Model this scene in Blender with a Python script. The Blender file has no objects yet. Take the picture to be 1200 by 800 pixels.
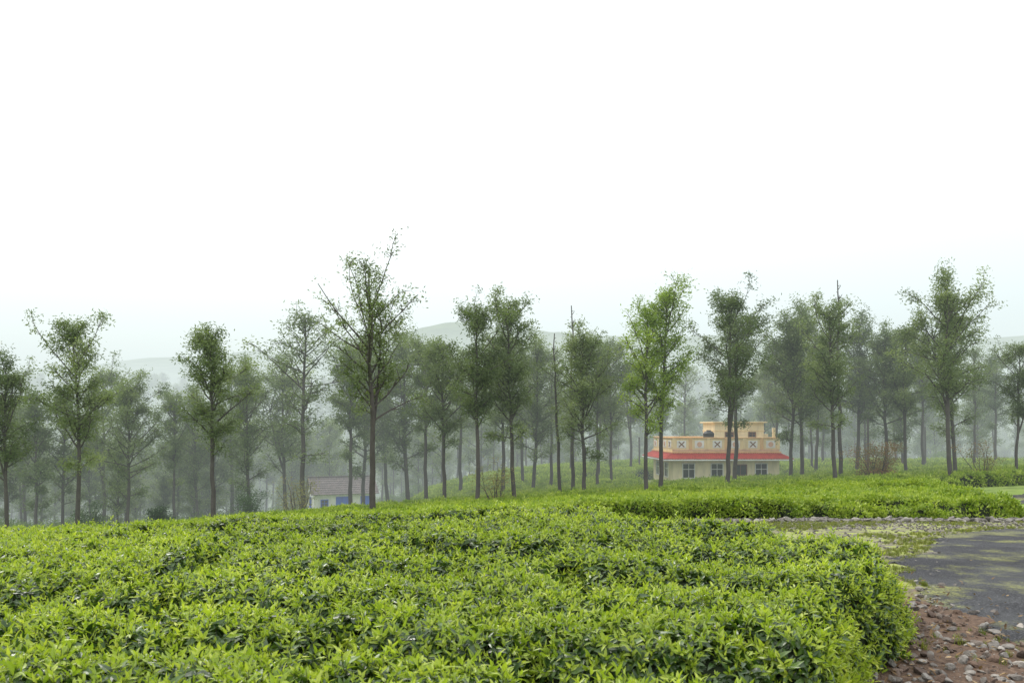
import bpy, math, random
import numpy as np
from mathutils import Vector, Matrix, Euler
random.seed(7); rng=np.random.default_rng(7)
scene=bpy.context.scene
CAMZ=2.6; F=933.0
def px2x(px,Y): return (px-600)/F*Y
def py2z(py,Y): return CAMZ+(500-py)/F*Y

# ---------------------------------------------------------------- noise
def _h(i,j,s):
    n=(i.astype(np.int64)*374761393+j.astype(np.int64)*668265263+s*974711)&0xffffffff
    n=((n^(n>>13))*1274126177)&0xffffffff
    n=(n^(n>>16))&0xffffffff
    return n/4294967295.0
def vn(x,y,s=0):
    x=np.asarray(x,float);y=np.asarray(y,float)
    xi=np.floor(x);yi=np.floor(y);fx=x-xi;fy=y-yi
    fx=fx*fx*(3-2*fx);fy=fy*fy*(3-2*fy)
    a=_h(xi,yi,s);b=_h(xi+1,yi,s);c=_h(xi,yi+1,s);d=_h(xi+1,yi+1,s)
    return (a*(1-fx)+b*fx)*(1-fy)+(c*(1-fx)+d*fx)*fy
def fbm(x,y,s=0,o=3):
    r=0;a=.5;t=0
    for k in range(o):
        r=r+a*vn(np.asarray(x)*2**k,np.asarray(y)*2**k,s+k);t+=a;a*=.5
    return r/t
def ss(a,b,x):
    t=np.clip((x-a)/(b-a),0,1);return t*t*(3-2*t)

# ---------------------------------------------------------------- terrain height
CP=np.array([(-25,0,-.3),(0,0,0),(25,0,.1),(-9,12,-.22),(0,12,0),(6,12,0),(16,12,.05),(-20,13,-.8),
(0,16,-.05),(-10,16,-.5),(8,19,-.15),(20,19,-.1),
(5,28,-.75),(17,28,-.65),(30,28,-.4),(-5,28,-1.35),(-18,28,-2.2),(-35,28,-3),
(-8,38,-2.4),(-7,43,-2.65),
(-40,47,-4.6),(-20,47,-3.8),(-9,49,-3.1),(8,47,-1.95),(20,47,-1.4),(27,47,-1.05),(42,47,-.7),(17,61,-2.15),(17,67,-2.3),
(-12.5,58,-4.7),(-15,70,-6.0),
(-60,80,-9),(-17,80,-6.4),(-8,80,-4.4),(-4,80,-3.2),(8,80,-2.1),(25,80,-1.8),(50,80,-1.6),
(-80,110,-13),(-15,110,-8.5),(10,110,-4.2),(40,110,-3.2),(90,110,-2.5),
(-110,160,-17),(0,160,-12),(60,160,-9),(130,160,-7)],float)
def U(r2): return np.where(r2>1e-9,r2*np.log(np.maximum(r2,1e-9)),0.)
n=len(CP);P=CP[:,:2]/50.
K=U(((P[:,None]-P[None])**2).sum(-1))+np.eye(n)*1e-3
A=np.zeros((n+3,n+3));A[:n,:n]=K;A[:n,n]=1;A[:n,n+1:]=P;A[n,:n]=1;A[n+1:,:n]=P.T
W=np.linalg.solve(A,np.concatenate([CP[:,2],[0,0,0]]))
def G(x,y):
    x=np.asarray(x,float);y=np.asarray(y,float)
    sh=np.broadcast(x,y).shape
    x=np.broadcast_to(x,sh).ravel();y=np.broadcast_to(y,sh).ravel()
    xc=np.clip(x,-140,140);yc=np.clip(y,-2,200)
    q=np.stack([xc,yc],1)/50.
    out=np.zeros(len(q))
    for i in range(0,len(q),20000):
        qq=q[i:i+20000]
        out[i:i+20000]=U(((qq[:,None]-P[None])**2).sum(-1))@W[:n]+W[n]+qq@W[n+1:]
    far=-15+24*ss(170,320,y)*(.55+.9*fbm(x/160,y/160,5,2))+75*ss(420,800,y)*(.35+1.1*fbm(x/260+3,y/260,9,3))
    far=far+2.5*(fbm(x/18,y/18,12,3)-.5)*ss(100,200,y)
    t=ss(110,210,y)
    z=out*(1-t)+far*t
    return z.reshape(sh)

# ---------------------------------------------------------------- material helpers
def newmat(name):
    m=bpy.data.materials.new(name);m.use_nodes=True
    nt=m.node_tree;nt.nodes.clear();return m,nt
def nd(nt,t,**k):
    x=nt.nodes.new(t)
    for a,b in k.items(): setattr(x,a,b)
    return x
def ramp(nt,fac,stops):
    r=nd(nt,'ShaderNodeValToRGB')
    e=r.color_ramp.elements
    while len(e)<len(stops): e.new(.5)
    for el,(p,c) in zip(e,stops):
        el.position=p;el.color=(*c,1) if len(c)==3 else c
    nt.links.new(fac,r.inputs[0]);return r.outputs[0]
def noise(nt,scale,detail=4,vec=None,rough=.55):
    t=nd(nt,'ShaderNodeTexNoise');t.inputs['Scale'].default_value=scale;t.inputs['Detail'].default_value=detail;t.inputs['Roughness'].default_value=rough
    if vec is not None: nt.links.new(vec,t.inputs['Vector'])
    return t.outputs['Fac']
def mixc(nt,f,a,b,mode='MIX'):
    m=nd(nt,'ShaderNodeMix',data_type='RGBA',blend_type=mode)
    for s,v in ((0,f),(6,a),(7,b)):
        if isinstance(v,(int,float)): m.inputs[s].default_value=v
        elif isinstance(v,tuple): m.inputs[s].default_value=(*v,1)
        else: nt.links.new(v,m.inputs[s])
    return m.outputs[2]
def finish(nt,col,rough=.8,bump=None,bstr=.3,bdist=.02,spec=.3):
    b=nd(nt,'ShaderNodeBsdfPrincipled');o=nd(nt,'ShaderNodeOutputMaterial')
    if isinstance(col,tuple): b.inputs['Base Color'].default_value=(*col,1)
    else: nt.links.new(col,b.inputs['Base Color'])
    if isinstance(rough,(int,float)): b.inputs['Roughness'].default_value=rough
    else: nt.links.new(rough,b.inputs['Roughness'])
    b.inputs['Specular IOR Level'].default_value=spec
    if bump is not None:
        bp=nd(nt,'ShaderNodeBump');bp.inputs['Strength'].default_value=bstr;bp.inputs['Distance'].default_value=bdist
        nt.links.new(bump,bp.inputs['Height']);nt.links.new(bp.outputs[0],b.inputs['Normal'])
    nt.links.new(b.outputs[0],o.inputs[0]);return b,o
def leafmat(name,stops,rough=.5,spec=.3,trans=.3,wa=.5):
    m,nt=newmat(name)
    a=nd(nt,'ShaderNodeAttribute',attribute_name='tint').outputs['Fac']
    oi=nd(nt,'ShaderNodeObjectInfo').outputs['Random']
    ma=nd(nt,'ShaderNodeMath',operation='MULTIPLY_ADD');nt.links.new(oi,ma.inputs[0]);ma.inputs[1].default_value=1-wa
    mb=nd(nt,'ShaderNodeMath',operation='MULTIPLY');nt.links.new(a,mb.inputs[0]);mb.inputs[1].default_value=wa
    nt.links.new(mb.outputs[0],ma.inputs[2]);fac=ma.outputs[0]
    col=ramp(nt,fac,stops)
    pos=nd(nt,'ShaderNodeNewGeometry').outputs['Position']
    big=noise(nt,.35,2,pos)
    col=mixc(nt,.6,col,ramp(nt,big,[(.3,(.62,.68,.62)),(.7,(1.25,1.2,1.1))]),'MULTIPLY')
    b,o=finish(nt,col,rough,spec=spec)
    tr=nd(nt,'ShaderNodeBsdfTranslucent');nt.links.new(mixc(nt,1.,col,(1.5,1.6,.7),'MULTIPLY'),tr.inputs[0])
    mx=nd(nt,'ShaderNodeMixShader');mx.inputs[0].default_value=trans
    nt.links.new(b.outputs[0],mx.inputs[1]);nt.links.new(tr.outputs[0],mx.inputs[2]);nt.links.new(mx.outputs[0],o.inputs[0])
    return m
def simple(name,col,rough=.7,var=.25,scale=4,bstr=.15,spec=.3):
    m,nt=newmat(name)
    tc=nd(nt,'ShaderNodeTexCoord').outputs['Object']
    nz=noise(nt,scale,5,tc)
    c=mixc(nt,nz,tuple(v*(1-var) for v in col),tuple(min(v*(1+var),1) for v in col))
    finish(nt,c,rough,nz,bstr,.02,spec);return m

M_young=leafmat('tea_young_leaf',[(0,(.14,.22,.022)),(.5,(.27,.36,.038)),(1,(.47,.52,.10))],.38,.45,.36)
M_mature=leafmat('tea_mature_leaf',[(0,(.013,.036,.008)),(.5,(.036,.080,.012)),(1,(.10,.17,.025))],.33,.5,.15)
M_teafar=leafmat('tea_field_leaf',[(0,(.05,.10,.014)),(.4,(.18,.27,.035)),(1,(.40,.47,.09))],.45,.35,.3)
M_oak=leafmat('silver_oak_leaf',[(0,(.055,.085,.042)),(.5,(.135,.180,.085)),(1,(.26,.315,.15))],.6,.3,.33,.7)
M_oak2=leafmat('bright_oak_leaf',[(0,(.11,.17,.035)),(.5,(.23,.32,.065)),(1,(.37,.45,.10))],.6,.3,.33,.7)
M_shrubg=leafmat('shrub_leaf',[(0,(.05,.09,.03)),(.5,(.12,.19,.055)),(1,(.22,.29,.08))],.6,.3,.25,.7)
M_shrubd=leafmat('dark_shrub_leaf',[(0,(.015,.04,.012)),(.5,(.04,.085,.02)),(1,(.08,.14,.04))],.6,.3,.15,.7)
M_shrubr=leafmat('red_shrub_leaf',[(0,(.10,.12,.04)),(.5,(.20,.16,.07)),(1,(.34,.10,.07))],.6,.3,.25,.8)
M_shruby=leafmat('yellow_shrub_leaf',[(0,(.14,.17,.05)),(.5,(.25,.25,.09)),(1,(.34,.24,.13))],.6,.3,.25,.8)
M_grass=leafmat('grass_blade',[(0,(.08,.11,.02)),(.5,(.15,.18,.04)),(1,(.27,.25,.09))],.6,.2,.3)
M_litter=leafmat('litter_leaf',[(0,(.12,.07,.04)),(.5,(.25,.17,.09)),(1,(.4,.32,.2))],.7,.2,.1)
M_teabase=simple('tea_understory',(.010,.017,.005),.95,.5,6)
M_stem=simple('tea_stem',(.09,.11,.03),.7)
M_bark=simple('bark',(.085,.077,.070),.9,.45,3,.5)
M_post=simple('weathered_wood',(.12,.11,.10),.9)

def rockmat(name,stops):
    m,nt=newmat(name)
    r=nd(nt,'ShaderNodeObjectInfo').outputs['Random'];c=ramp(nt,r,stops)
    tc=nd(nt,'ShaderNodeTexCoord').outputs['Object'];nz=noise(nt,5,6,tc)
    c=mixc(nt,.7,c,ramp(nt,nz,[(.3,(.55,.5,.48)),(.7,(1.3,1.3,1.3))]),'MULTIPLY')
    finish(nt,c,.9,nz,.6,.03);return m
M_rock=rockmat('rubble_stone',[(0,(.08,.06,.05)),(.3,(.14,.095,.07)),(.5,(.15,.135,.12)),(.8,(.21,.20,.185)),(1,(.32,.30,.27))])
M_rockg=rockmat('edging_stone',[(0,(.08,.08,.07)),(.5,(.16,.15,.135)),(1,(.30,.29,.26))])

# ground
m,nt=newmat('ground');M_ground=m
pos=nd(nt,'ShaderNodeNewGeometry').outputs['Position']
sep=nd(nt,'ShaderNodeSeparateXYZ');nt.links.new(pos,sep.inputs[0])
def mr(v,a,b):
    r=nd(nt,'ShaderNodeMapRange');r.interpolation_type='SMOOTHSTEP';nt.links.new(v,r.inputs[0]);r.inputs[1].default_value=a;r.inputs[2].default_value=b;return r.outputs[0]
n1=noise(nt,.9,6,pos);n2=noise(nt,14,6,pos,.7);n3=noise(nt,.06,3,pos)
soil=ramp(nt,n2,[(.3,(.045,.028,.02)),(.55,(.10,.064,.043)),(.75,(.18,.13,.095))])
grass=ramp(nt,n1,[(.3,(.09,.14,.03)),(.55,(.17,.24,.05)),(.75,(.28,.30,.10))])
grass=mixc(nt,.6,grass,ramp(nt,n2,[(.3,(.6,.6,.6)),(.7,(1.4,1.4,1.3))]),'MULTIPLY')
moss=ramp(nt,noise(nt,1.6,7,pos,.65),[(.36,(.11,.10,.09)),(.47,(.16,.15,.10)),(.55,(.24,.28,.07)),(.7,(.26,.27,.10)),(.8,(.2,.18,.14))])
moss=mixc(nt,.6,moss,ramp(nt,n2,[(.3,(.55,.55,.55)),(.7,(1.35,1.35,1.35))]),'MULTIPLY')
forest=ramp(nt,n3,[(.3,(.05,.08,.03)),(.7,(.11,.15,.06))])
c=mixc(nt,mr(sep.outputs[1],11.0,14.0),soil,moss)
c=mixc(nt,mr(sep.outputs[1],26.,30.),c,grass)
xl=mr(sep.outputs[0],3.,0.)
c=mixc(nt,xl,c,grass)
c=mixc(nt,mr(sep.outputs[1],95.,150.),c,forest)
finish(nt,c,.95,n2,.6,.04)

# asphalt
m,nt=newmat('asphalt');M_asph=m
pos=nd(nt,'ShaderNodeNewGeometry').outputs['Position']
n1=noise(nt,38,3,pos,.8);n2=noise(nt,.6,6,pos,.65);n3=noise(nt,.25,3,pos)
c=ramp(nt,n1,[(.40,(.010,.011,.013)),(.54,(.030,.032,.037)),(.70,(.13,.13,.14))])
mossm=ramp(nt,n2,[(.50,(0,0,0)),(.60,(1,1,1))])
gr=ramp(nt,noise(nt,20,4,pos,.8),[(.40,(0,0,0)),(.55,(1,1,1))])
mk=mixc(nt,1.,mossm,gr,'MULTIPLY')
c=mixc(nt,mk,c,(.20,.21,.07))
c=mixc(nt,.7,c,ramp(nt,n3,[(.3,(.7,.7,.72)),(.7,(1.4,1.4,1.4))]),'MULTIPLY')
ro=ramp(nt,noise(nt,.5,4,pos),[(.4,(.5,.5,.5)),(.6,(.85,.85,.85))])
finish(nt,c,ro,n1,1.,.035,.25)

# ---------------------------------------------------------------- mesh helpers
def mesh_obj(name,V,Fs,mats,link=True,smooth=False,mi=None,tint=None):
    me=bpy.data.meshes.new(name);me.from_pydata([tuple(v) for v in V] if not isinstance(V,list) else V,[],Fs if isinstance(Fs,list) else Fs.tolist())
    for mm in mats: me.materials.append(mm)
    if mi is not None: me.polygons.foreach_set('material_index',np.asarray(mi,np.int32))
    if tint is not None:
        a=me.attributes.new('tint','FLOAT','FACE');a.data.foreach_set('value',np.asarray(tint,np.float32))
    if smooth: me.polygons.foreach_set('use_smooth',[True]*len(me.polygons))
    me.update()
    ob=bpy.data.objects.new(name,me)
    if link: scene.collection.objects.link(ob)
    return ob
def grid(xs,ys):
    X,Y=np.meshgrid(xs,ys);nx=len(xs);ny=len(ys)
    i=np.arange(nx*ny).reshape(ny,nx)
    Q=np.stack([i[:-1,:-1],i[:-1,1:],i[1:,1:],i[1:,:-1]],-1).reshape(-1,4)
    return X.ravel(),Y.ravel(),Q
def sdf(x,y,poly):
    p=np.array(poly,float);x=x[:,None];y=y[:,None]
    a=p;b=np.roll(p,-1,0)
    ex,ey=(b-a)[:,0],(b-a)[:,1]
    t=np.clip(((x-a[:,0])*ex+(y-a[:,1])*ey)/(ex*ex+ey*ey),0,1)
    d=np.hypot(x-a[:,0]-t*ex,y-a[:,1]-t*ey).min(1)
    c=((a[:,1]>y)!=(b[:,1]>y))&(x<(b[:,0]-a[:,0])*(y-a[:,1])/(b[:,1]-a[:,1]+1e-12)+a[:,0])
    return np.where(c.sum(1)%2==1,d,-d)
def compact(V,Q):
    u,inv=np.unique(Q.ravel(),return_inverse=True)
    return V[u],inv.reshape(Q.shape)
def scatter_on(V,Q,N,weight=None):
    a=V[Q[:,0]];b=V[Q[:,1]];c=V[Q[:,2]];d=V[Q[:,3]]
    nr=np.cross(c-a,d-b);ar=np.linalg.norm(nr,axis=1)/2;nr=nr/(2*ar[:,None]+1e-12)
    w=ar if weight is None else ar*weight((a+c)/2)
    k=rng.choice(len(Q),N,p=w/w.sum())
    u=rng.random(N)[:,None];v=rng.random(N)[:,None]
    p=(a[k]*(1-u)+b[k]*u)*(1-v)+(d[k]*(1-u)+c[k]*u)*v
    return p,nr[k]
def rot_from_normals(nr,jit):
    m=nr+rng.normal(0,jit,nr.shape);m[:,2]=np.maximum(m[:,2],.05);m/=np.linalg.norm(m,axis=1)[:,None]
    t=np.arccos(np.clip(m[:,2],-1,1));a=np.arctan2(m[:,0],-m[:,1])
    return np.stack([t,np.zeros_like(t),a],1)
def gn_scatter(name,pts,rots,scl,idx,objs):
    col=bpy.data.collections.new(name+'_parts')
    for i,o in enumerate(objs): col.objects.link(o)
    me=bpy.data.meshes.new(name);me.vertices.add(len(pts));me.vertices.foreach_set('co',np.asarray(pts,np.float32).ravel())
    a=me.attributes.new('rot','FLOAT_VECTOR','POINT');a.data.foreach_set('vector',np.asarray(rots,np.float32).ravel())
    a=me.attributes.new('scl','FLOAT','POINT');a.data.foreach_set('value',np.asarray(scl,np.float32))
    a=me.attributes.new('idx','INT','POINT');a.data.foreach_set('value',np.asarray(idx,np.int32))
    ob=bpy.data.objects.new(name,me);scene.collection.objects.link(ob)
    ng=bpy.data.node_groups.new(name+'_gn','GeometryNodeTree')
    ng.interface.new_socket('Geometry',in_out='INPUT',socket_type='NodeSocketGeometry')
    ng.interface.new_socket('Geometry',in_out='OUTPUT',socket_type='NodeSocketGeometry')
    gi=ng.nodes.new('NodeGroupInput');go=ng.nodes.new('NodeGroupOutput')
    ip=ng.nodes.new('GeometryNodeInstanceOnPoints');ci=ng.nodes.new('GeometryNodeCollectionInfo')
    ci.inputs['Collection'].default_value=col;ci.inputs['Separate Children'].default_value=True;ci.inputs['Reset Children'].default_value=True
    def na(nm,dt):
        x=ng.nodes.new('GeometryNodeInputNamedAttribute');x.data_type=dt;x.inputs['Name'].default_value=nm
        return [o for o in x.outputs if o.enabled and o.name=='Attribute'][0]
    L=ng.links.new
    L(gi.outputs[0],ip.inputs['Points']);L(ci.outputs[0],ip.inputs['Instance']);ip.inputs['Pick Instance'].default_value=True
    L(na('idx','INT'),ip.inputs['Instance Index']);L(na('rot','FLOAT_VECTOR'),ip.inputs['Rotation']);L(na('scl','FLOAT'),ip.inputs['Scale'])
    L(ip.outputs[0],go.inputs[0])
    md=ob.modifiers.new('scatter','NODES');md.node_group=ng
    return ob

# ---------------------------------------------------------------- terrain mesh
xs=np.concatenate([-np.geomspace(60,1500,34)[::-1],np.arange(-58,59,1.0),np.geomspace(60,1500,34)])
ys=np.concatenate([[-200,-100,-50,-25],np.arange(-12,30,.8),np.arange(30,100,1.5),np.geomspace(101,1600,90)])
x,y,Q=grid(xs,ys)
z=G(x,y)
mesh_obj('ground',np.stack([x,y,z],1),Q,[M_ground],smooth=True)

ROAD=[(6.0,-12),(6.0,8.6),(6.15,10.6),(6.0,11.8),(6.5,13.5),(7.2,15.5),(9.0,18),(10.5,20.5),(12.5,22.3),(16,24.0),(19.6,26.5),(21.8,33),(24.8,41),(30,43.5),(48,44),(70,43),(70,-12)]
x,y,Q=grid(np.arange(5,70.1,.2),np.arange(-12,45,.2))
d=sdf(x,y,ROAD)+1.3*(fbm(x/1.0,y/1.0,33,4)-.5)
keep=(d[Q]>0).all(1)
z=G(x,y)+.035-.06*(1-ss(0,.5,d))
V,Qr=compact(np.stack([x,y,z],1),Q[keep])
mesh_obj('road',V,Qr,[M_asph],smooth=True)

# ---------------------------------------------------------------- leaves
def leaf(base,yaw,pitch,L,Wd,fold=.25,droop=.25,roll=0):
    c=[(0,0,0),(0,.36,0),(0,.7,0),(0,1,0)]
    z=[0,0,-droop*.45,-droop]
    pts=[];
    for (cx,cy,_),zz in zip(c,z): pts.append((0,cy*L,zz*L))
    for s in (-1,1):
        for k,(t,w) in enumerate(((.36,1.),(.7,.72))):
            pts.append((s*Wd*w/2,(t-.03)*L,(z[k+1])*L+fold*Wd*w/2))
    R=Matrix.Rotation(yaw,3,'Z')@Matrix.Rotation(pitch,3,'X')@Matrix.Rotation(roll,3,'Y')
    P=[R@Vector(p)+Vector(base) for p in pts]
    f=[(0,1,4),(0,6,1),(4,1,2,5),(1,6,7,2),(5,2,3),(2,7,3)]
    return P,f
def shoot(name,seed):
    r=random.Random(seed);V=[];Fc=[];mi=[];ti=[]
    def add(P,f,m,t):
        o=len(V);V.extend(P);Fc.extend([tuple(i+o for i in q) for q in f]);mi.extend([m]*len(f));ti.extend([t]*len(f))
    h=r.uniform(.06,.15)
    P=[Vector((.002*math.cos(a),.002*math.sin(a),z)) for z in (-.06,h) for a in (0,2.1,4.2)]
    add(P,[(0,1,4,3),(1,2,5,4),(2,0,3,5)],2,.5)
    y0=r.uniform(0,6.28);nm=6
    for k in range(nm):
        a=y0+k*2.4+r.uniform(-.4,.4)
        P,f=leaf((0,0,-.04+k*.014),a,r.uniform(-.15,.55),r.uniform(.07,.105),r.uniform(.028,.042),.3,r.uniform(.1,.5),r.uniform(-.3,.3));add(P,f,1,r.random())
    ny=r.choice([2,3,4,5])
    for k in range(ny):
        a=y0+k*2.4+r.uniform(-.4,.4);t=k/ny
        P,f=leaf((0,0,h*(.45+.55*t)),a,.5+.7*t+r.uniform(-.25,.2),r.uniform(.055,.09)*(1-.35*t),r.uniform(.019,.030)*(1-.3*t),.5,r.uniform(0,.3),r.uniform(-.3,.3));add(P,f,0,min(1,.3+.6*t+r.uniform(-.2,.2)))
    return mesh_obj(name,V,Fc,[M_young,M_mature,M_stem],link=False,mi=mi,tint=ti)
shoots=[shoot('tea_shoot_%02d'%i,i) for i in range(10)]

def quadleaves(C,R,N,L,Wd,rg,flat=.5):
    C=np.repeat(C,N,0);R=np.repeat(R,N) if np.ndim(R) else R
    M=len(C)
    p=C+np.clip(rg.normal(0,1,(M,3)),-1.9,1.9)*(np.asarray(R)[:,None] if np.ndim(R) else R)*np.array([1,1,.75])
    d=rg.normal(0,1,(M,3));d[:,2]*=flat;d/=np.linalg.norm(d,axis=1)[:,None]
    s=np.cross(d,rg.normal(0,1,(M,3)));s/=np.linalg.norm(s,axis=1)[:,None]+1e-9
    l=(L*rg.uniform(.6,1.3,M))[:,None];w=(Wd*rg.uniform(.7,1.3,M))[:,None]
    V=np.stack([p,p+d*l*.45+s*w/2,p+d*l,p+d*l*.45-s*w/2],1).reshape(-1,3)
    return V,np.arange(4*M).reshape(-1,4)
def clump(name,seed):
    rg=np.random.default_rng(seed);N=52
    p=np.stack([rg.uniform(-.22,.22,N),rg.uniform(-.22,.22,N),rg.uniform(-.06,.07,N)],1)
    d=rg.normal(0,1,(N,3));d[:,2]=np.abs(d[:,2])*.9+.1;d/=np.linalg.norm(d,axis=1)[:,None]
    s=np.cross(d,rg.normal(0,1,(N,3)));s/=np.linalg.norm(s,axis=1)[:,None]
    l=rg.uniform(.07,.14,N)[:,None];w=l*.4
    V=np.stack([p,p+d*l*.5+s*w/2,p+d*l,p+d*l*.5-s*w/2],1).reshape(-1,3)
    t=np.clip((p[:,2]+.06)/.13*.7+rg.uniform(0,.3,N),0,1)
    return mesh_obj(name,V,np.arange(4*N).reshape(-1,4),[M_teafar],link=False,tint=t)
clumps=[clump('tea_clump_%02d'%i,i+50) for i in range(6)]

# ---------------------------------------------------------------- tea fields
def near_fur(x,y):
    v=y+1.2*fbm(x/2.6,y/2.6,3,2)+.12*x
    m=np.abs(((v/1.7)%1)-.5)*2
    k=vn(x/2.4,y/1.5,8)
    fur=np.exp(-(m/.30)**2)*ss(.15,.45,k)
    u=x+.9*fbm(x/1.7,y/1.7,14,2)+.5*np.floor(v/1.7)
    m2=np.abs(((u/1.5)%1)-.5)*2
    fur2=np.exp(-(m2/.18)**2)*ss(.35,.7,vn(x/1.3,y/1.3,21))*.7
    return np.maximum(fur,fur2)
def near_top(x,y):
    return .97+.26*(fbm(x/.9,y/.9,17,3)-.5)+.16*(vn(x/2.5,y/2.5,6)-.5)-.62*near_fur(x,y)
def mid_fur(x,y):
    v=y+.18*x+4*fbm(x/9,y/9,41,2)
    m=np.abs(((v/3.0)%1)-.5)*2
    f1=np.exp(-(m/.22)**2)*ss(.1,.4,vn(x/4,y/3,43))
    u=x+1.2*fbm(x/3,y/3,47,2);m2=np.abs(((u/1.9)%1)-.5)*2
    return np.maximum(f1,np.exp(-(m2/.18)**2)*.55*ss(.35,.65,vn(x/2,y/2,48)))
def mid_top(x,y):
    return .74+.26*(fbm(x/1.1,y/1.1,44,3)-.5)+.28*(vn(x/3.3,y/3.3,46)-.5)-mid_fur(x,y)*.55
def field(name,poly,step,edge,topf,holes=(),wob=.25):
    p=np.array(poly)
    x,y,Q=grid(np.arange(p[:,0].min()-1,p[:,0].max()+1,step),np.arange(p[:,1].min()-1,p[:,1].max()+1,step))
    d=sdf(x,y,poly)
    for h in holes: d=np.minimum(d,-sdf(x,y,h))
    d=d+wob*(fbm(x/.8,y/.8,61,2)-.5)*2
    t=np.clip(d/edge,0,1);pr=np.sqrt(1-(1-t)**2)
    z=G(x,y)+pr*topf(x,y)-.06*(t<=0)
    keep=(d[Q]>-step).all(1)
    V,Qk=compact(np.stack([x,y,z],1),Q[keep])
    return V,Qk
NEAR=[(-15,1),(1.2,1),(1.7,3),(2.1,5),(3.05,7.2),(4.4,9.2),(5.15,10.5),(4.95,11.8),(3.8,12.9),(2.1,13.6),(2.0,15.6),(-4,16.6),(-10,16),(-16,15)]
Vn,Qn=field('n',NEAR,.1,.30,near_top)
mesh_obj('tea_hedge',Vn-np.array([0,0,.05]),Qn,[M_teabase],smooth=True)
def wt(c):
    return np.where(np.abs(c[:,0])>.68*np.maximum(c[:,1],0)+1.0,.25,1.)*np.where(c[:,1]<4,.25,1)*(1-.88*near_fur(c[:,0],c[:,1]))*np.clip(1.5-c[:,1]/16,.75,1.3)
N=52000
p,nr=scatter_on(Vn,Qn,N,wt)
p=p+nr*rng.uniform(-.08,.04,N)[:,None]
gn_scatter('tea_foliage',p,rot_from_normals(nr,.38),rng.uniform(.72,1.36,N),rng.integers(0,10,N),shoots)

HX0,HY0=12.9,64.
MID=[(-24,24),(0,25.6),(5,26.9),(10,27.2),(16.6,27.2),(18.0,28.2),(19.6,33),(22.4,41),(25,47.5),(31,49),(52,49),(54,60),(54,84),(30,92),(0,92),(-8,88),(-10,70),(-9,56),(-19,46),(-27,38)]
HH=[(HX0-2.2,HY0-1.6),(HX0+11.5,HY0-1.6),(HX0+11.5,HY0+9),(HX0-2.2,HY0+9)]
PATH=[(-13,42.6),(2,44.5),(2,45.2),(-13,43.4)]
PATH2=[(2.8,51),(10,58),(10.8,63),(10,63),(9.2,58.6),(2.2,51.6)]
Vm,Qm=field('m',MID,.25,.55,mid_top,[HH,PATH,PATH2])
mesh_obj('tea_hedge',Vm-np.array([0,0,.08]),Qm,[M_teabase],smooth=True)
N=36000
def wt2(c): return (38./np.maximum(c[:,1],25.))**1.0*np.where(np.abs(c[:,0])>.68*c[:,1]+2,.25,1.)*(1-.9*mid_fur(c[:,0],c[:,1]))
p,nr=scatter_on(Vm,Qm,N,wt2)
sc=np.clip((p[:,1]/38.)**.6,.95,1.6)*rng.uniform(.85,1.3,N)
gn_scatter('tea_foliage',p,rot_from_normals(nr,.2),sc,rng.integers(0,6,N),clumps)

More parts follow.
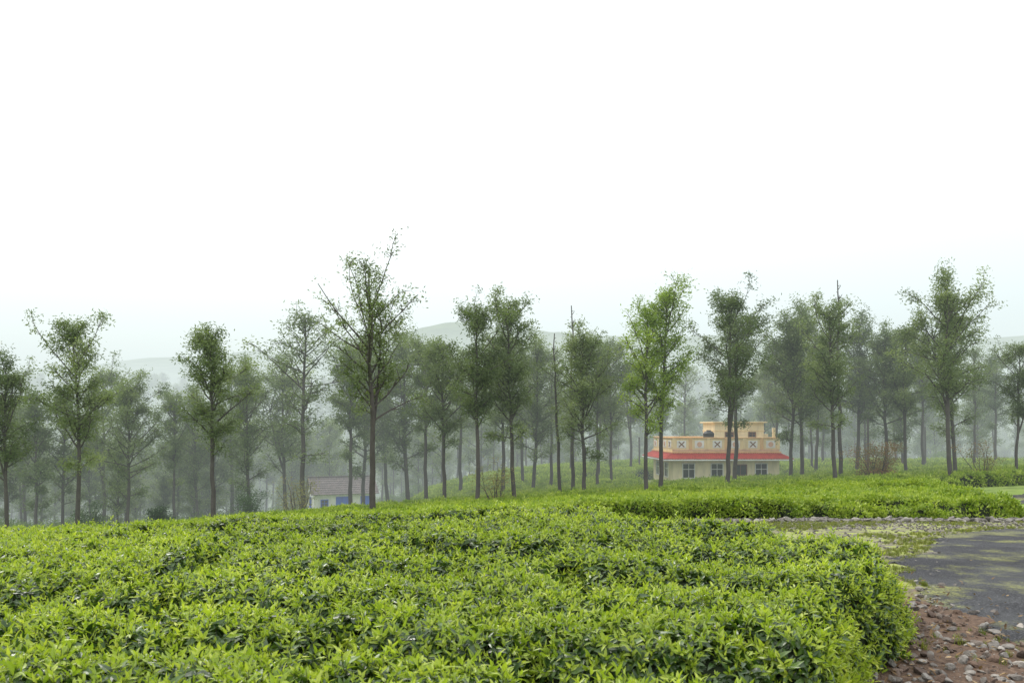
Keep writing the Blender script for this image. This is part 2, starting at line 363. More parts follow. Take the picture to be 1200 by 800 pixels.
# ---------------------------------------------------------------- trees
def tube(V,Fc,path,rad,ns=6):
    o=len(V);n=len(path)
    for i,(p,r) in enumerate(zip(path,rad)):
        t=(path[min(i+1,n-1)]-path[max(i-1,0)]).normalized()
        a=t.orthogonal().normalized() if abs(t.z)<.95 else Vector((1,0,0));b=t.cross(a).normalized();a=b.cross(t)
        for k in range(ns):
            th=2*math.pi*k/ns;V.append(p+(a*math.cos(th)+b*math.sin(th))*r)
    for i in range(n-1):
        for k in range(ns):
            k2=(k+1)%ns;Fc.append((o+i*ns+k,o+i*ns+k2,o+(i+1)*ns+k2,o+(i+1)*ns+k))
def make_tree(name,seed,H=12,cs=.35,cr=2.0,nb=38,lpc=46,crad=.27,lmat=M_oak,leafL=.2,leafW=.06,r0=.14,lean=.3,fork=False,bare=False,topbias=0.):
    r=random.Random(seed);rg=np.random.default_rng(seed);V=[];Fc=[];C=[];T=[]
    nseg=14;px=py=0;path=[];dx=r.uniform(-lean,lean)/nseg;dy=r.uniform(-lean,lean)/nseg
    for i in range(nseg+1):
        path.append(Vector((px,py,H*.97*i/nseg-.3*(i==0))));px+=dx+r.uniform(-.07,.07);py+=dy+r.uniform(-.07,.07)
    rad=[r0*(1-.9*(i/nseg))**.85+.012 for i in range(nseg+1)];rad[0]*=1.25
    tube(V,Fc,path,rad,8)
    def at(t):
        f=t*nseg;i=min(int(f),nseg-1);return path[i].lerp(path[i+1],f-i),rad[i]
    if fork:
        t0=r.uniform(.3,.45);b,rr=at(t0);a=r.uniform(0,6.28);pp=[b.copy()];d=Vector((math.cos(a)*.35,math.sin(a)*.35,1)).normalized()
        LL=H*(1-t0)*.68
        for k in range(8):
            d=(d+Vector((0,0,.12))).normalized();pp.append(pp[-1]+d*LL/8)
        tube(V,Fc,pp,[rr*.75*(1-.1*k) for k in range(9)],6)
        forks=pp
    lob=[r.uniform(.6,1.25) for _ in range(8)]
    for k in range(nb):
        u=(k+r.random())/nb; t=cs+(1-cs)*u*.97
        if k<2: t=cs*r.uniform(.7,.95)
        if fork and r.random()<.4:
            j=min(int(2+u*6),7);b=forks[j].copy();rr=.05
        else: b,rr=at(t)
        prof=max(.15,math.sin(math.pi*min(1,(u**(1-topbias*.5))*.80+.14)))**.75
        az=k*2.4+r.uniform(-.9,.9)
        L=cr*prof*r.uniform(.35,1.2)*lob[int(az/6.283*4+u*3)%8]
        el=r.uniform(.1,.95)+.35*u
        d=Vector((math.cos(az)*math.cos(el),math.sin(az)*math.cos(el),math.sin(el)))
        L/=max(.7,math.cos(el));
        if bare: L*=.5
        pp=[b];n2=5
        for q in range(n2):
            d=(d+Vector((r.uniform(-.2,.2),r.uniform(-.2,.2),r.uniform(-.1,.16)))).normalized();pp.append(pp[-1]+d*L/n2)
        br=min(rr*.5,.014+.02*L)
        tube(V,Fc,pp,[br*(1-.8*q/n2)+.008 for q in range(n2+1)],4)
        ns=4 if L<1 else 7
        if bare and r.random()<.75: ns=0
        tc=r.random()
        for q in range(ns):
            j=r.randint(1 if q<2 else 2,n2);s=pp[j];sd=(d+Vector((r.uniform(-1,1),r.uniform(-1,1),r.uniform(-.6,.6)))).normalized();sl=r.uniform(.25,.65)*min(1.2,.5+L*.35)
            e=s+sd*sl;tube(V,Fc,[s,s.lerp(e,.5)+Vector((0,0,.04)),e],[br*.5+.003,br*.35+.003,.007],3)
            C.append(tuple(e));T.append(np.clip(tc*.6+r.random()*.4,0,1))
            if r.random()<.6: C.append(tuple(s.lerp(e,.5)));T.append(tc)
        if ns: C.append(tuple(pp[-1]));T.append(tc)
    Vw=np.array([tuple(v) for v in V]);nw=len(Fc)
    C=np.array(C);R=rg.uniform(.5,1.25,len(C))*crad
    LV,LF=quadleaves(C,R,lpc,leafL,leafW,rg,.7)
    tl=np.repeat(np.array(T),lpc)*.75+rg.uniform(0,.25,len(LF))
    Fc=[list(f) for f in Fc]+(LF+len(Vw)).tolist()
    Vw=np.concatenate([Vw,LV]);mi=[0]*nw+[1]*len(LF);ti=np.concatenate([np.zeros(nw),tl])
    return mesh_obj(name,Vw,Fc,[M_bark,lmat],link=False,mi=mi,tint=ti)
TV={}
TV['a']=make_tree('oak_a',1,cs=.42,cr=2.1,lpc=28,nb=42)
TV['b']=make_tree('oak_b',2,cs=.38,cr=2.3,nb=46,fork=True,lpc=27)
TV['c']=make_tree('oak_c',3,cs=.48,cr=2.0,nb=38,lpc=28)
TV['d']=make_tree('oak_d',4,cs=.36,cr=2.3,nb=48,topbias=.5,lpc=27)
TV['e']=make_tree('oak_e',5,cs=.52,cr=2.2,nb=38,fork=True,lpc=28)
TV['f']=make_tree('oak_f',6,cs=.30,cr=2.0,nb=46,lpc=25)
TV['h']=make_tree('oak_h',13,cs=.39,cr=2.4,nb=44,lpc=27,lean=.8)
TV['i']=make_tree('oak_i',21,cs=.46,cr=2.3,nb=40,lpc=27,lean=.5,fork=True)
TV['t']=make_tree('oak_tall',17,H=13.5,cs=.38,cr=2.8,nb=56,lpc=14,crad=.25,r0=.18,fork=True)
TV['g']=make_tree('oak_bright',8,cs=.40,cr=2.0,nb=40,lmat=M_oak2,lpc=22)
TV['s']=make_tree('oak_sparse',9,cs=.4,cr=1.9,nb=36,lpc=14)
TV['x']=make_tree('bare_x',10,cs=.45,cr=1.2,nb=26,lpc=9,crad=.15,r0=.11,bare=True)
TH={k:(13.5 if k=='t' else 12.) for k in TV}
LIST=[(8,424,46,'b'),(92,382,46,'h'),(74,458,60,'f'),(30,470,66,'a'),(150,445,56,'d'),(205,465,62,'c'),(250,382,45,'a'),(293,425,58,'f'),(232,458,66,'f'),
(352,365,56,'s'),(335,428,66,'b'),(436,302,42,'t'),(410,408,62,'c'),(424,415,68,'d'),(478,395,64,'f'),(500,405,58,'c'),(521,397,52,'a'),(559,360,46,'i'),(603,355,48,'h'),
(590,390,60,'a'),(625,403,62,'f'),(645,410,66,'s'),(657,383,50,'x'),(672,350,54,'x'),(686,390,49,'d'),(700,404,60,'c'),(716,398,64,'a'),
(757,355,47,'g'),(773,340,49,'g'),(800,428,84,'s'),(850,356,50,'e'),(860,372,55,'c'),(895,432,84,'f'),(925,370,58,'d'),(940,365,60,'b'),(956,388,66,'a'),
(979,358,51,'h'),(986,320,56,'x'),(1005,376,64,'b'),(1040,389,61,'d'),(1062,388,59,'i'),(1082,398,68,'c'),(1112,328,50,'b'),(1119,355,54,'f'),
(1143,408,68,'s'),(1166,418,72,'c'),(1190,404,52,'i'),(1225,394,55,'a'),(-20,430,50,'a'),(-45,400,48,'h'),
(455,422,72,'h'),(540,415,70,'c'),(612,410,70,'b'),(738,430,76,'e'),(910,398,70,'a'),(120,443,64,'e'),(270,443,72,'e')]
for i,(px,ty,Y,v) in enumerate(LIST):
    X=px2x(px,Y);g=float(G(X,Y));H=py2z(ty,Y)-g
    nm='dead_tree' if v=='x' else 'silver_oak_tree'
    o=bpy.data.objects.new(nm,TV[v].data);scene.collection.objects.link(o)
    s=H/TH[v];w=s*random.uniform(.9,1.1)
    o.location=(X,Y,g-.05);o.scale=(w,w,s);o.rotation_euler=(0,random.uniform(-.02,.02),random.uniform(0,6.28))
FV=[make_tree('forest_tree_%d'%i,30+i,cs=[.3,.4,.22,.45,.15][i],cr=[2.1,1.8,2.4,2.0,2.6][i],nb=30,lpc=18,crad=.34,leafL=.3,leafW=.1) for i in range(5)]
pts=[];scs=[]
def tryadd(x,y,s,gap=2.5):
    if HX0-5<x<HX0+13 and y<80: return
    if -26<x<-12 and y<88: return
    if abs(x/y+.214)<.05 and y<86: return
    for a in pts[-90:]:
        if (a[0]-x)**2+(a[1]-y)**2<gap*gap: return
    pts.append((x,y,float(G(x,y))-.1));scs.append(s)
R=random.Random(3)
for _ in range(60):
    y=R.uniform(70,98);x=R.uniform(-.7,.72)*y;tryadd(x,y,R.uniform(.65,.95),3.5)
for _ in range(380):
    y=R.uniform(98,175);x=R.uniform(-.75,.75)*y;tryadd(x,y,R.uniform(.7,1.05),3)
for _ in range(90):
    y=R.uniform(58,105);x=-y*R.uniform(.22,.75);tryadd(x,y,R.uniform(.4,.95),3)
for _ in range(800):
    y=R.uniform(165,350);x=R.uniform(-.75,.75)*y;tryadd(x,y,R.uniform(.9,1.35),3.2)
pts=np.array(pts);nP=len(pts)
gn_scatter('distant_forest',pts,np.stack([rng.normal(0,.02,nP),rng.normal(0,.02,nP),rng.uniform(0,6.28,nP)],1),np.array(scs),rng.integers(0,5,nP),FV)

# shrubs
def shrub(name,seed,H,Rr,mat,lpc=30,stems=9,L=.12,Wd=.05,link=True,crad=.16,low=False):
    r=random.Random(seed);rg=np.random.default_rng(seed);V=[];Fc=[];C=[]
    for k in range(stems):
        az=k*2.4+r.random();d=Vector((math.cos(az)*Rr/H*.9,math.sin(az)*Rr/H*.9,1)).normalized()*1.
        p=[Vector((0,0,-.1))];LL=H*r.uniform(.7,1.05)
        for q in range(5):
            d=(d+Vector((r.uniform(-.2,.2),r.uniform(-.2,.2),.05))).normalized();p.append(p[-1]+d*LL/5)
        tube(V,Fc,p,[.03*(1-.16*q)*H/2 for q in range(6)],4)
        for q in range(7):
            j=r.randint(0 if low else 2,5);e=p[j]+Vector((r.uniform(-1,1),r.uniform(-1,1),r.uniform(-.2,.7)))*Rr*.35
            tube(V,Fc,[p[j],e],[.01,.004],3);C.append(tuple(e))
        C.append(tuple(p[-1]))
    Vw=np.array([tuple(v) for v in V]);nw=len(Fc);C=np.array(C)
    LV,LF=quadleaves(C,crad*H/2,lpc,L,Wd,rg,.8)
    Fa=[list(f) for f in Fc]+(LF+len(Vw)).tolist()
    t=np.repeat(rg.random(len(C)),lpc)*.6+rg.uniform(0,.4,len(LF))
    return mesh_obj(name,np.concatenate([Vw,LV]),Fa,[M_bark,mat],link=link,mi=[0]*nw+[1]*len(LF),tint=np.concatenate([np.zeros(nw),t]))
def put(o,px,Y,by=None,sink=0):
    X=px2x(px,Y);o.location=(X,Y,float(G(X,Y))-sink)
put(shrub('poinsettia_shrub',1,3.0,1.5,M_shrubr,48,13),1026,54)
put(shrub('poinsettia_shrub',2,2.7,1.4,M_shrubr,14,9),1153,50)
put(shrub('flowering_shrub',3,3.0,1.2,M_shruby,18,9),580,47)
put(shrub('flowering_shrub',4,3.6,1.5,M_shruby,22,10),350,54)
put(shrub('cypress_shrub',5,3.2,.9,M_shrubd,70,12,low=True),288,56)
put(shrub('cypress_shrub',6,2.0,.7,M_shrubd,60,10,low=True),186,52)
put(shrub('cypress_shrub',7,2.3,1.0,M_shrubd,60,10,low=True),106,54)
sv=[shrub('undergrowth_%d'%i,60+i,1.8,1.2,M_shrubg,26,8,.16,.07,link=False,crad=.26,low=True) for i in range(4)]
N=520;yy=rng.uniform(36,120,N);xx=-yy*rng.uniform(.05,.78,N)
k=(sdf(xx,yy,MID)<-1)&~((np.abs(xx/yy+.21)<.06)&(yy<84))
N2=220;y2=rng.uniform(93,135,N2);x2=y2*rng.uniform(-.2,.75,N2)
xx=np.concatenate([xx[k],x2]);yy=np.concatenate([yy[k],y2]);N=len(xx)
gn_scatter('undergrowth',np.stack([xx,yy,G(xx,yy)-.1],1),np.stack([np.zeros(N),np.zeros(N),rng.uniform(0,6.28,N)],1),rng.uniform(.4,1.2,N)*np.where(yy<55,.5,1),rng.integers(0,4,N),sv)

# grass
def tuft(name,seed):
    rg=np.random.default_rng(seed);V=[];Fc=[];t=[]
    for k in range(16):
        a=rg.uniform(0,6.28);b=rg.uniform(0,.05);x0=b*math.cos(a*1.7);y0=b*math.sin(a*1.7);h=rg.uniform(.03,.09);l=rg.uniform(.02,.07);w=.004
        o=len(V);ca,sa=math.cos(a),math.sin(a)
        V+=[(x0-sa*w,y0+ca*w,-.01),(x0+sa*w,y0-ca*w,-.01),(x0+ca*l*.4+sa*w*.7,y0+sa*l*.4-ca*w*.7,h*.6),(x0+ca*l*.4-sa*w*.7,y0+sa*l*.4+ca*w*.7,h*.6),(x0+ca*l,y0+sa*l,h)]
        Fc+=[(o,o+1,o+2,o+3),(o+3,o+2,o+4)];t+=[k/16]*2
    return mesh_obj(name,V,Fc,[M_grass],link=False,tint=t)
tufts=[tuft('tuft_%d'%i,i) for i in range(4)]
N=22000;gx=rng.uniform(2,20,N);gy=rng.uniform(7,27,N)
rd=sdf(gx,gy,ROAD);nf=sdf(gx,gy,NEAR);mf=sdf(gx,gy,MID)
k=(nf<.1)&(mf<.1)&(rd<.45)&(fbm(gx/1.2,gy/1.2,70,3)>.48)
k&=(gy>11)|(rng.random(N)<.12)
gx,gy=gx[k],gy[k];N=len(gx)
gn_scatter('grass',np.stack([gx,gy,G(gx,gy)+.01],1),np.stack([np.zeros(N),np.zeros(N),rng.uniform(0,6.28,N)],1),rng.uniform(.5,1.2,N),rng.integers(0,4,N),tufts)

# rocks
import bmesh
def rock(name,seed,mat):
    rg=random.Random(seed);bm=bmesh.new();bmesh.ops.create_icosphere(bm,subdivisions=2,radius=.5)
    pl=[(Vector((rg.uniform(-1,1),rg.uniform(-1,1),rg.uniform(-1,1))).normalized(),rg.uniform(.22,.4)) for _ in range(9)]
    for v in bm.verts:
        for nn,dd in pl:
            e=v.co.dot(nn)-dd
            if e>0: v.co-=nn*e
        v.co.z*=.6;v.co.x*=1.2
    me=bpy.data.meshes.new(name);bm.to_mesh(me);bm.free();me.materials.append(mat)
    return bpy.data.objects.new(name,me)
rk=[rock('rubble_%d'%i,i,M_rock) for i in range(6)];rg_=[rock('edging_%d'%i,i+20,M_rockg) for i in range(6)]
N=9500;gx=rng.uniform(2.0,8.0,N);gy=rng.uniform(5,13,N)
rd=sdf(gx,gy,ROAD);nf=sdf(gx,gy,NEAR)
k=(nf<.05)&(rd<.25-0.5*rng.random(N)**2)&(gy<12.2)
k|=(nf<.1)&(rd<.7)&(rng.random(N)<.2)
gx,gy=gx[k],gy[k];N=len(gx);s=.012+.16*rng.random(N)**5
gn_scatter('rubble',np.stack([gx,gy,G(gx,gy)+s*.12],1),rng.normal(0,.5,(N,3))+np.stack([np.zeros(N),np.zeros(N),rng.uniform(0,6,N)],1),s,rng.integers(0,6,N),rk)
N=1500;t=rng.random(N);ex=np.interp(t,[0,.35,.9,1],[2.,8.,17.3,18.9]);ey=np.interp(t,[0,.35,.9,1],[25.8,26.7,26.65,28.6])+rng.normal(0,.2,N)
s=rng.uniform(.06,.2,N)+.14*rng.random(N)**5
gn_scatter('stone_edging',np.stack([ex,ey,G(ex,ey)+s*.1+rng.uniform(0,.06,N)],1),rng.normal(0,.4,(N,3)),s,rng.integers(0,6,N),rg_)
N=12000;gx=rng.uniform(2,21,N);gy=rng.uniform(12,27,N);rd=sdf(gx,gy,ROAD);nf=sdf(gx,gy,NEAR);mf=sdf(gx,gy,MID)
k=(nf<0)&(mf<.1)&(rd<.9)&((gy>22.5)|(rng.random(N)<.3))
gx,gy=gx[k],gy[k];N=len(gx)
gn_scatter('gravel',np.stack([gx,gy,G(gx,gy)+.02],1),rng.normal(0,.4,(N,3)),rng.uniform(.02,.09,N),rng.integers(0,6,N),rg_)
def lit(name,seed):
    r=random.Random(seed);P,f=leaf((0,0,.01),0,r.uniform(-.1,.3),.09,.035,r.uniform(-.5,.8),r.uniform(-.3,.3))
    return mesh_obj(name,P,f,[M_litter],link=False,tint=[r.random()]*6)
ll=[lit('litter_%d'%i,i) for i in range(4)]
N=4000;gx=rng.uniform(3,9,N);gy=rng.uniform(6,20,N);nf=sdf(gx,gy,NEAR)
k=(nf<.1)&(rng.random(N)<np.exp(nf/1.0)+.012);gx,gy=gx[k],gy[k];N=len(gx)
gn_scatter('leaf_litter',np.stack([gx,gy,G(gx,gy)+.04],1),np.stack([rng.normal(0,.2,N),rng.normal(0,.2,N),rng.uniform(0,6,N)],1),rng.uniform(.5,1.1,N),rng.integers(0,4,N),ll)

# ---------------------------------------------------------------- buildings
def bx(name,x0,x1,y0,y1,z0,z1,mat,par,bev=.015):
    bm=bmesh.new();bmesh.ops.create_cube(bm,size=1)
    for v in bm.verts: v.co=Vector(((x0+x1)/2+v.co.x*(x1-x0),(y0+y1)/2+v.co.y*(y1-y0),(z0+z1)/2+v.co.z*(z1-z0)))
    if bev: bmesh.ops.bevel(bm,geom=bm.edges[:],offset=min(bev,.3*min(x1-x0,y1-y0,z1-z0)),segments=1,affect='EDGES')
    me=bpy.data.meshes.new(name);bm.to_mesh(me);bm.free();me.materials.append(mat)
    o=bpy.data.objects.new(name,me);scene.collection.objects.link(o);o.parent=par;return o
def paint(name,col,var=.12):
    m,nt=newmat(name);tc=nd(nt,'ShaderNodeTexCoord').outputs['Object']
    mp=nd(nt,'ShaderNodeMapping');mp.inputs['Scale'].default_value=(2,2,.5);nt.links.new(tc,mp.inputs[0])
    a=noise(nt,1.5,6,mp.outputs[0],.65)
    c=mixc(nt,.8,col,ramp(nt,a,[(.3,(1-var*2.2,)*3),(.6,(1.,1.,1.)),(1,(1.05,1.05,1.05))]),'MULTIPLY')
    finish(nt,c,.8,a,.05,.01);return m
P_yel=paint('yellow_paint',(.82,.67,.40));P_cream=paint('cream_paint',(.84,.74,.50));P_or=paint('orange_trim',(.74,.48,.24));P_pink=paint('salmon_paint',(.68,.42,.3))
P_white=paint('white_paint',(.82,.82,.80));P_blue=paint('blue_paint',(.05,.14,.66));P_br=paint('brown_trim',(.22,.12,.07))
M_glass=simple('window_glass',(.03,.035,.04),.1,.2,3,0,.5);M_tank=simple('tank_plastic',(.012,.012,.014),.45)
def tilemat(name,a,b):
    m,nt=newmat(name);tc=nd(nt,'ShaderNodeTexCoord').outputs['Object'];nz=noise(nt,3,6,tc,.7)
    w=nd(nt,'ShaderNodeTexWave',bands_direction='Z');w.inputs['Scale'].default_value=2.2;nt.links.new(tc,w.inputs['Vector'])
    c=ramp(nt,nz,[(.3,a),(.7,b)]);c=mixc(nt,.4,c,ramp(nt,w.outputs['Fac'],[(0,(.5,.5,.5)),(.3,(1,1,1))]),'MULTIPLY')
    finish(nt,c,.7,nz,.3,.02);return m
M_red=tilemat('red_roof_tile',(.34,.035,.026),(.50,.065,.045));M_brown=tilemat('brown_roof_tile',(.055,.048,.047),(.15,.12,.115))
def emp(name,loc,rz=0):
    e=bpy.data.objects.new(name,None);scene.collection.objects.link(e);e.location=loc;e.rotation_euler=(0,0,rz);return e
def ribbed(name,a0,a1,b0,b1,mat,par,pitch=.22,amp=.03,rows=5):
    a0,a1,b0,b1=map(Vector,(a0,a1,b0,b1));L=(a1-a0).length;nx=max(8,int(L/pitch*4));nn=((a1-a0).cross(b0-a0)).normalized()
    if nn.z<0: nn=-nn
    V=[];Fc=[]
    for th in (0,-.06):
        for j in range(rows*2):
            t=(j//2+(j%2)*.999)/rows
            for i in range(nx+1):
                s=i/nx;p=a0.lerp(a1,s).lerp(b0.lerp(b1,s),t)
                V.append(p+nn*(abs(math.sin(math.pi*s*L/pitch))*amp+th+(.03 if j%2==0 else 0)))
    W_=nx+1;H_=rows*2
    for l in range(2):
        for j in range(H_-1):
            for i in range(nx):
                o=l*W_*H_+j*W_+i;Fc.append((o,o+1,o+W_+1,o+W_))
    k=W_*H_
    for i in range(nx): Fc.append((i,i+1,k+i+1,k+i))
    for j in range(H_-1): Fc.append((j*W_,(j+1)*W_,k+(j+1)*W_,k+j*W_));Fc.append((j*W_+nx,(j+1)*W_+nx,k+(j+1)*W_+nx,k+j*W_+nx))
    o=mesh_obj(name,V,Fc,[mat]);o.parent=par;return o
def window(par,x,z,w,h,y,frame,name='window',side=None):
    e=bpy.data.objects.new(name,None);scene.collection.objects.link(e);e.parent=par
    if side is None: e.location=(x,y,z)
    else: e.location=(y,x,z);e.rotation_euler=(0,0,-math.pi/2)
    bx('glass',-w/2,w/2,-.02,.03,0,h,M_glass,e,0)
    f=.07
    bx('frame_left',-w/2-f,-w/2,-.07,.04,-f,h+f,frame,e);bx('frame_right',w/2,w/2+f,-.07,.04,-f,h+f,frame,e)
    bx('frame_top',-w/2,w/2,-.066,.04,h,h+f,frame,e);bx('sill',-w/2,w/2,-.1,.04,-f,0,frame,e)
    nb=max(2,int(w/.4))
    for i in range(1,nb): bx('mullion',-w/2+w*i/nb-.02,-w/2+w*i/nb+.02,-.05,-.022,0,h,frame,e,0)
    bx('rail',-w/2,w/2,-.045,-.023,h*.6,h*.6+.04,frame,e,0)
hz=.62-3.1
H=emp('yellow_house',(HX0,HY0,hz),math.radians(2))
Wd,D,Hs=8.7,7.2,3.1
bx('walls',0,Wd,0,D,-.6,Hs-.12,P_cream,H);bx('plinth',-.08,Wd+.08,-.08,D+.08,-.8,.35,P_pink,H)
bx('roof_slab',-.12,Wd+.12,-.12,D+.12,Hs-.12,Hs,P_or,H)
ez,ee,tz=Hs-.58,.85,Hs-.14
ribbed('awning_front',(-ee,-ee,ez),(Wd+ee,-ee,ez),(-.02,-.02,tz),(Wd+.02,-.02,tz),M_red,H)
ribbed('awning_left',(-ee,D+ee,ez),(-ee,-ee,ez),(-.02,D+.02,tz),(-.02,-.02,tz),M_red,H)
ribbed('awning_right',(Wd+ee,-ee,ez),(Wd+ee,D+ee,ez),(Wd+.02,-.02,tz),(Wd+.02,D+.02,tz),M_red,H)
ribbed('awning_back',(Wd+ee,D+ee,ez),(-ee,D+ee,ez),(Wd+.02,D+.02,tz),(-.02,D+.02,tz),M_red,H)
bx('fascia_front',-ee,Wd+ee,-ee-.03,-ee+.02,ez-.13,ez-.03,P_white,H)
bx('fascia_left',-ee-.03,-ee+.02,-ee+.03,D+ee,ez-.13,ez-.03,P_white,H)
ph=1.05
def parapet(x0,x1,y0,y1,axis):
    bx('parapet',x0,x1,y0,y1,Hs,Hs+ph,P_yel,H);
    bx('coping',x0-.06,x1+.06,y0-.06,y1+.06,Hs+ph,Hs+ph+.09,P_or,H)
parapet(0,Wd,0,.14,0);parapet(0,.14,.22,D-.22,1);parapet(Wd-.14,Wd,.22,D-.22,1);parapet(0,Wd,D-.14,D,0)
bx('band',.0,Wd,-.03,-.002,Hs+.02,Hs+.16,P_pink,H)
npan=6
def ornament(e,k,L):
    bx('panel',-L/2,L/2,-.03,.0,-.30,.30,P_white,e,.01)
    if k%2==0:
        for s in (-1,1):
            o=bx('diagonal',-.3,.3,-.055-.004*s,-.032,-.04,.04,P_br,e,.0);o.rotation_euler=(0,s*.75,0)
    else:
        bm=bmesh.new();bmesh.ops.create_cone(bm,cap_ends=True,segments=20,radius1=.2,radius2=.2,depth=.04,matrix=Matrix.Translation((0,-.045,0))@Matrix.Rotation(math.pi/2,4,'X'))
        me=bpy.data.meshes.new('disc');bm.to_mesh(me);bm.free();me.materials.append(P_pink);o=bpy.data.objects.new('disc',me);scene.collection.objects.link(o);o.parent=e
for k in range(npan):
    xc=Wd*(k+.5)/npan
    e=bpy.data.objects.new('parapet_panel',None);scene.collection.objects.link(e);e.parent=H;e.location=(xc,0,Hs+.58);ornament(e,k,.75)
for k in range(npan+1):
    xc=Wd*k/npan;xa=min(max(xc,.1),Wd-.1);bx('pier',xa-.13,xa+.13,-.07,-.003,Hs+.17,Hs+ph+.0,P_or if k%2 else P_yel,H)
for k in range(4):
    e=bpy.data.objects.new('parapet_panel',None);scene.collection.objects.link(e);e.parent=H;e.location=(0,D*(k+.5)/4,Hs+.58);e.rotation_euler=(0,0,-math.pi/2);ornament(e,k,1.0)
a,b=3.9,8.0
bx('stair_room',a,b,1.6,5.2,Hs,Hs+2.3,P_cream,H);bx('stair_room_slab',a-.22,b+.22,1.38,5.42,Hs+2.3,Hs+2.42,P_yel,H);bx('stair_room_band',a-.03,b+.03,1.57,5.23,Hs+1.6,Hs+1.72,P_yel,H)
window(H,a+1.2,Hs+1.15,.6,.35,1.58,P_br);window(H,a+3.1,Hs+1.15,.5,.35,1.58,P_br)
bx('pillar',8.35,8.57,.5,.72,Hs,Hs+1.9,P_yel,H)
bx('stair_wall',b+.01,Wd-.2,2.0,2.14,Hs,Hs+1.4,P_cream,H)
bm=bmesh.new()
prof=[(.0,0),(.42,0),(.45,.05),(.45,.25),(.43,.28),(.45,.31),(.45,.6),(.43,.63),(.45,.66),(.45,.85),(.3,1.02),(.18,1.05),(.18,1.12),(0,1.12)]
rings=[]
for r_,z_ in prof: rings.append([bm.verts.new((r_*math.cos(2*math.pi*k/20),r_*math.sin(2*math.pi*k/20),z_)) for k in range(20)])
for i in range(len(rings)-1):
    for k in range(20): bm.faces.new((rings[i][k],rings[i][(k+1)%20],rings[i+1][(k+1)%20],rings[i+1][k]))
bmesh.ops.remove_doubles(bm,verts=bm.verts[:],dist=.001)
bmesh.ops.recalc_face_normals(bm,faces=bm.faces[:])
me=bpy.data.meshes.new('water_tank');bm.to_mesh(me);bm.free();me.materials.append(M_tank);o=bpy.data.objects.new('water_tank',me);scene.collection.objects.link(o);o.parent=H;o.location=(3.2,.95,Hs+.6)
bx('tank_stand',2.65,3.75,.45,1.45,Hs,Hs+.6,P_cream,H)
for xw,ww in ((1.3,.9),(3.6,.9),(7.2,.9)): window(H,xw,1.0,ww,1.1,-.01,P_white)
window(H,5.5,.0,.95,2.0,-.01,P_br,'door');window(H,2.0,1.0,1.1,1.1,-.01,P_white,side=1);window(H,5.2,1.0,1.1,1.1,-.01,P_white,side=1)
# ---- white cottage
X=px2x(400,80)
H2=emp('white_cottage',(X,80,-6.2),math.radians(22))
w,dp,hh,rh=6.0,4.4,2.35,1.35
V=[(-w/2,-dp/2,-.8),(w/2,-dp/2,-.8),(w/2,dp/2,-.8),(-w/2,dp/2,-.8),(-w/2,-dp/2,hh),(w/2,-dp/2,hh),(w/2,dp/2,hh),(-w/2,dp/2,hh),(-w/2,0,hh+rh),(w/2,0,hh+rh)]
o=mesh_obj('walls',[Vector(v) for v in V],[(0,1,5,4),(2,3,7,6),(0,4,8,7,3),(1,2,6,9,5)],[P_white]);o.parent=H2
e_=.3
ribbed('roof_front',(-w/2-e_,-dp/2-e_,hh-.12),(w/2+e_,-dp/2-e_,hh-.12),(-w/2-e_,0,hh+rh+.09),(w/2+e_,0,hh+rh+.09),M_brown,H2,.25,.03,8)
ribbed('roof_back',(w/2+e_,dp/2+e_,hh-.12),(-w/2-e_,dp/2+e_,hh-.12),(w/2+e_,0,hh+rh+.09),(-w/2-e_,0,hh+rh+.09),M_brown,H2,.25,.03,8)
bx('ridge',-w/2-e_,w/2+e_,-.1,.1,hh+rh+.06,hh+rh+.2,M_brown,H2)
bx('blue_wall_panel',-.9,.6,-dp/2-.03,-dp/2-.003,-.2,hh-.35,P_blue,H2)
bx('blue_wall_panel',1.5,w/2-.05,-dp/2-.03,-dp/2-.003,-.2,hh-.35,P_blue,H2)
window(H2,-2.0,.9,.6,.8,-dp/2-.01,P_blue);window(H2,0,.9,.8,.9,-w/2-.01,P_blue,side=1)

# posts
for px,ty,Y in ((1084,500,72),(1060,505,74),(749,512,78),(1017,490,60)):
    X=px2x(px,Y);g=float(G(X,Y));hgt=py2z(ty,Y)-g
    V=[];Fc=[];tube(V,Fc,[Vector((0,0,-.3)),Vector((0.02,0,hgt*.5)),Vector((0,0.03,hgt))],[.09,.085,.075],8)
    o_=len(V);Fc.append(tuple(range(o_-8,o_)))
    o=mesh_obj('wooden_post',V,Fc,[M_post]);o.location=(X,Y,g)

# ---------------------------------------------------------------- mist
bm=bmesh.new();bmesh.ops.create_cube(bm,size=1)
for v in bm.verts: v.co=Vector((v.co.x*2400,42+(v.co.y+.5)*1500,-60+(v.co.z+.5)*98))
me=bpy.data.meshes.new('mist');bm.to_mesh(me);bm.free()
mm,nt=newmat('mist');SIG=.0040
ab=nd(nt,'ShaderNodeVolumeAbsorption');ab.inputs['Color'].default_value=(0,0,0,1);ab.inputs['Density'].default_value=SIG
em=nd(nt,'ShaderNodeEmission');em.inputs['Color'].default_value=(.80,.90,.89,1);em.inputs['Strength'].default_value=SIG  # mist gives off its own pale glow in place of scattered daylight
ad=nd(nt,'ShaderNodeAddShader');ou=nd(nt,'ShaderNodeOutputMaterial')
nt.links.new(ab.outputs[0],ad.inputs[0]);nt.links.new(em.outputs[0],ad.inputs[1]);nt.links.new(ad.outputs[0],ou.inputs['Volume'])
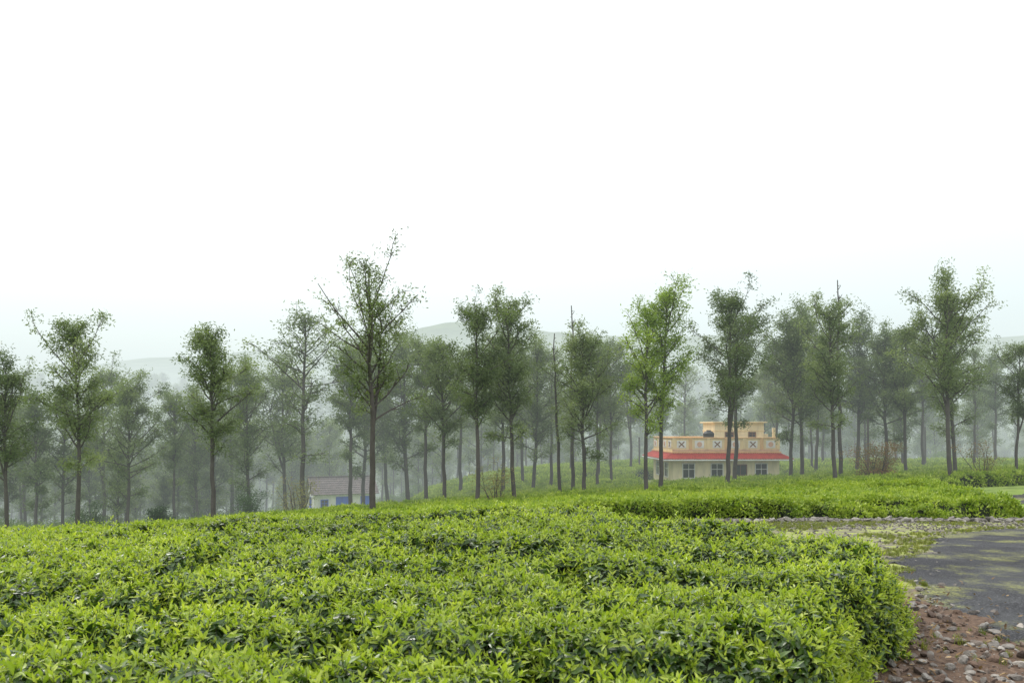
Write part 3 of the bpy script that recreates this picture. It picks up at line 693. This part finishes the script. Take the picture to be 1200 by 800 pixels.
me.materials.append(mm);o=bpy.data.objects.new('mist',me);scene.collection.objects.link(o)

# ---------------------------------------------------------------- world, sun, camera
w=bpy.data.worlds.new('World');scene.world=w;w.use_nodes=True;nt=w.node_tree;nt.nodes.clear()
sk=nd(nt,'ShaderNodeTexSky',sky_type='NISHITA');sk.sun_disc=False;sk.sun_elevation=math.radians(52);sk.sun_rotation=math.radians(-35);sk.dust_density=6;sk.air_density=1
b1=nd(nt,'ShaderNodeBackground');b1.inputs[1].default_value=.05;nt.links.new(sk.outputs[0],b1.inputs[0])
tc=nd(nt,'ShaderNodeTexCoord');sp=nd(nt,'ShaderNodeSeparateXYZ');nt.links.new(tc.outputs['Generated'],sp.inputs[0])
col=ramp(nt,sp.outputs[2],[(0,(.31,.36,.37)),(.12,(.34,.385,.39)),(.28,(.46,.47,.47)),(1,(1,1,.98))])
b2=nd(nt,'ShaderNodeBackground');nt.links.new(col,b2.inputs[0]);b2.inputs[1].default_value=2.45
ad=nd(nt,'ShaderNodeAddShader');ou=nd(nt,'ShaderNodeOutputWorld')
nt.links.new(b1.outputs[0],ad.inputs[0]);nt.links.new(b2.outputs[0],ad.inputs[1]);nt.links.new(ad.outputs[0],ou.inputs[0])
sd=bpy.data.lights.new('sun','SUN');sd.energy=1.5;sd.angle=math.radians(14);sd.color=(1,.96,.9)
so=bpy.data.objects.new('sun',sd);scene.collection.objects.link(so)
az=math.radians(-35);el=math.radians(52)
dirv=Vector((math.sin(az)*math.cos(el),math.cos(az)*math.cos(el),math.sin(el)))
so.rotation_euler=dirv.to_track_quat('Z','Y').to_euler()
cd=bpy.data.cameras.new('camera');cd.lens=28;cd.sensor_width=36;cd.shift_y=100/1200;cd.clip_end=4000
cd.dof.use_dof=True;cd.dof.focus_distance=25;cd.dof.aperture_fstop=4
co=bpy.data.objects.new('camera',cd);scene.collection.objects.link(co);co.location=(0,0,CAMZ);co.rotation_euler=(math.radians(90),0,0)
scene.camera=co
scene.view_settings.view_transform='Standard';scene.view_settings.look='None';scene.view_settings.exposure=0
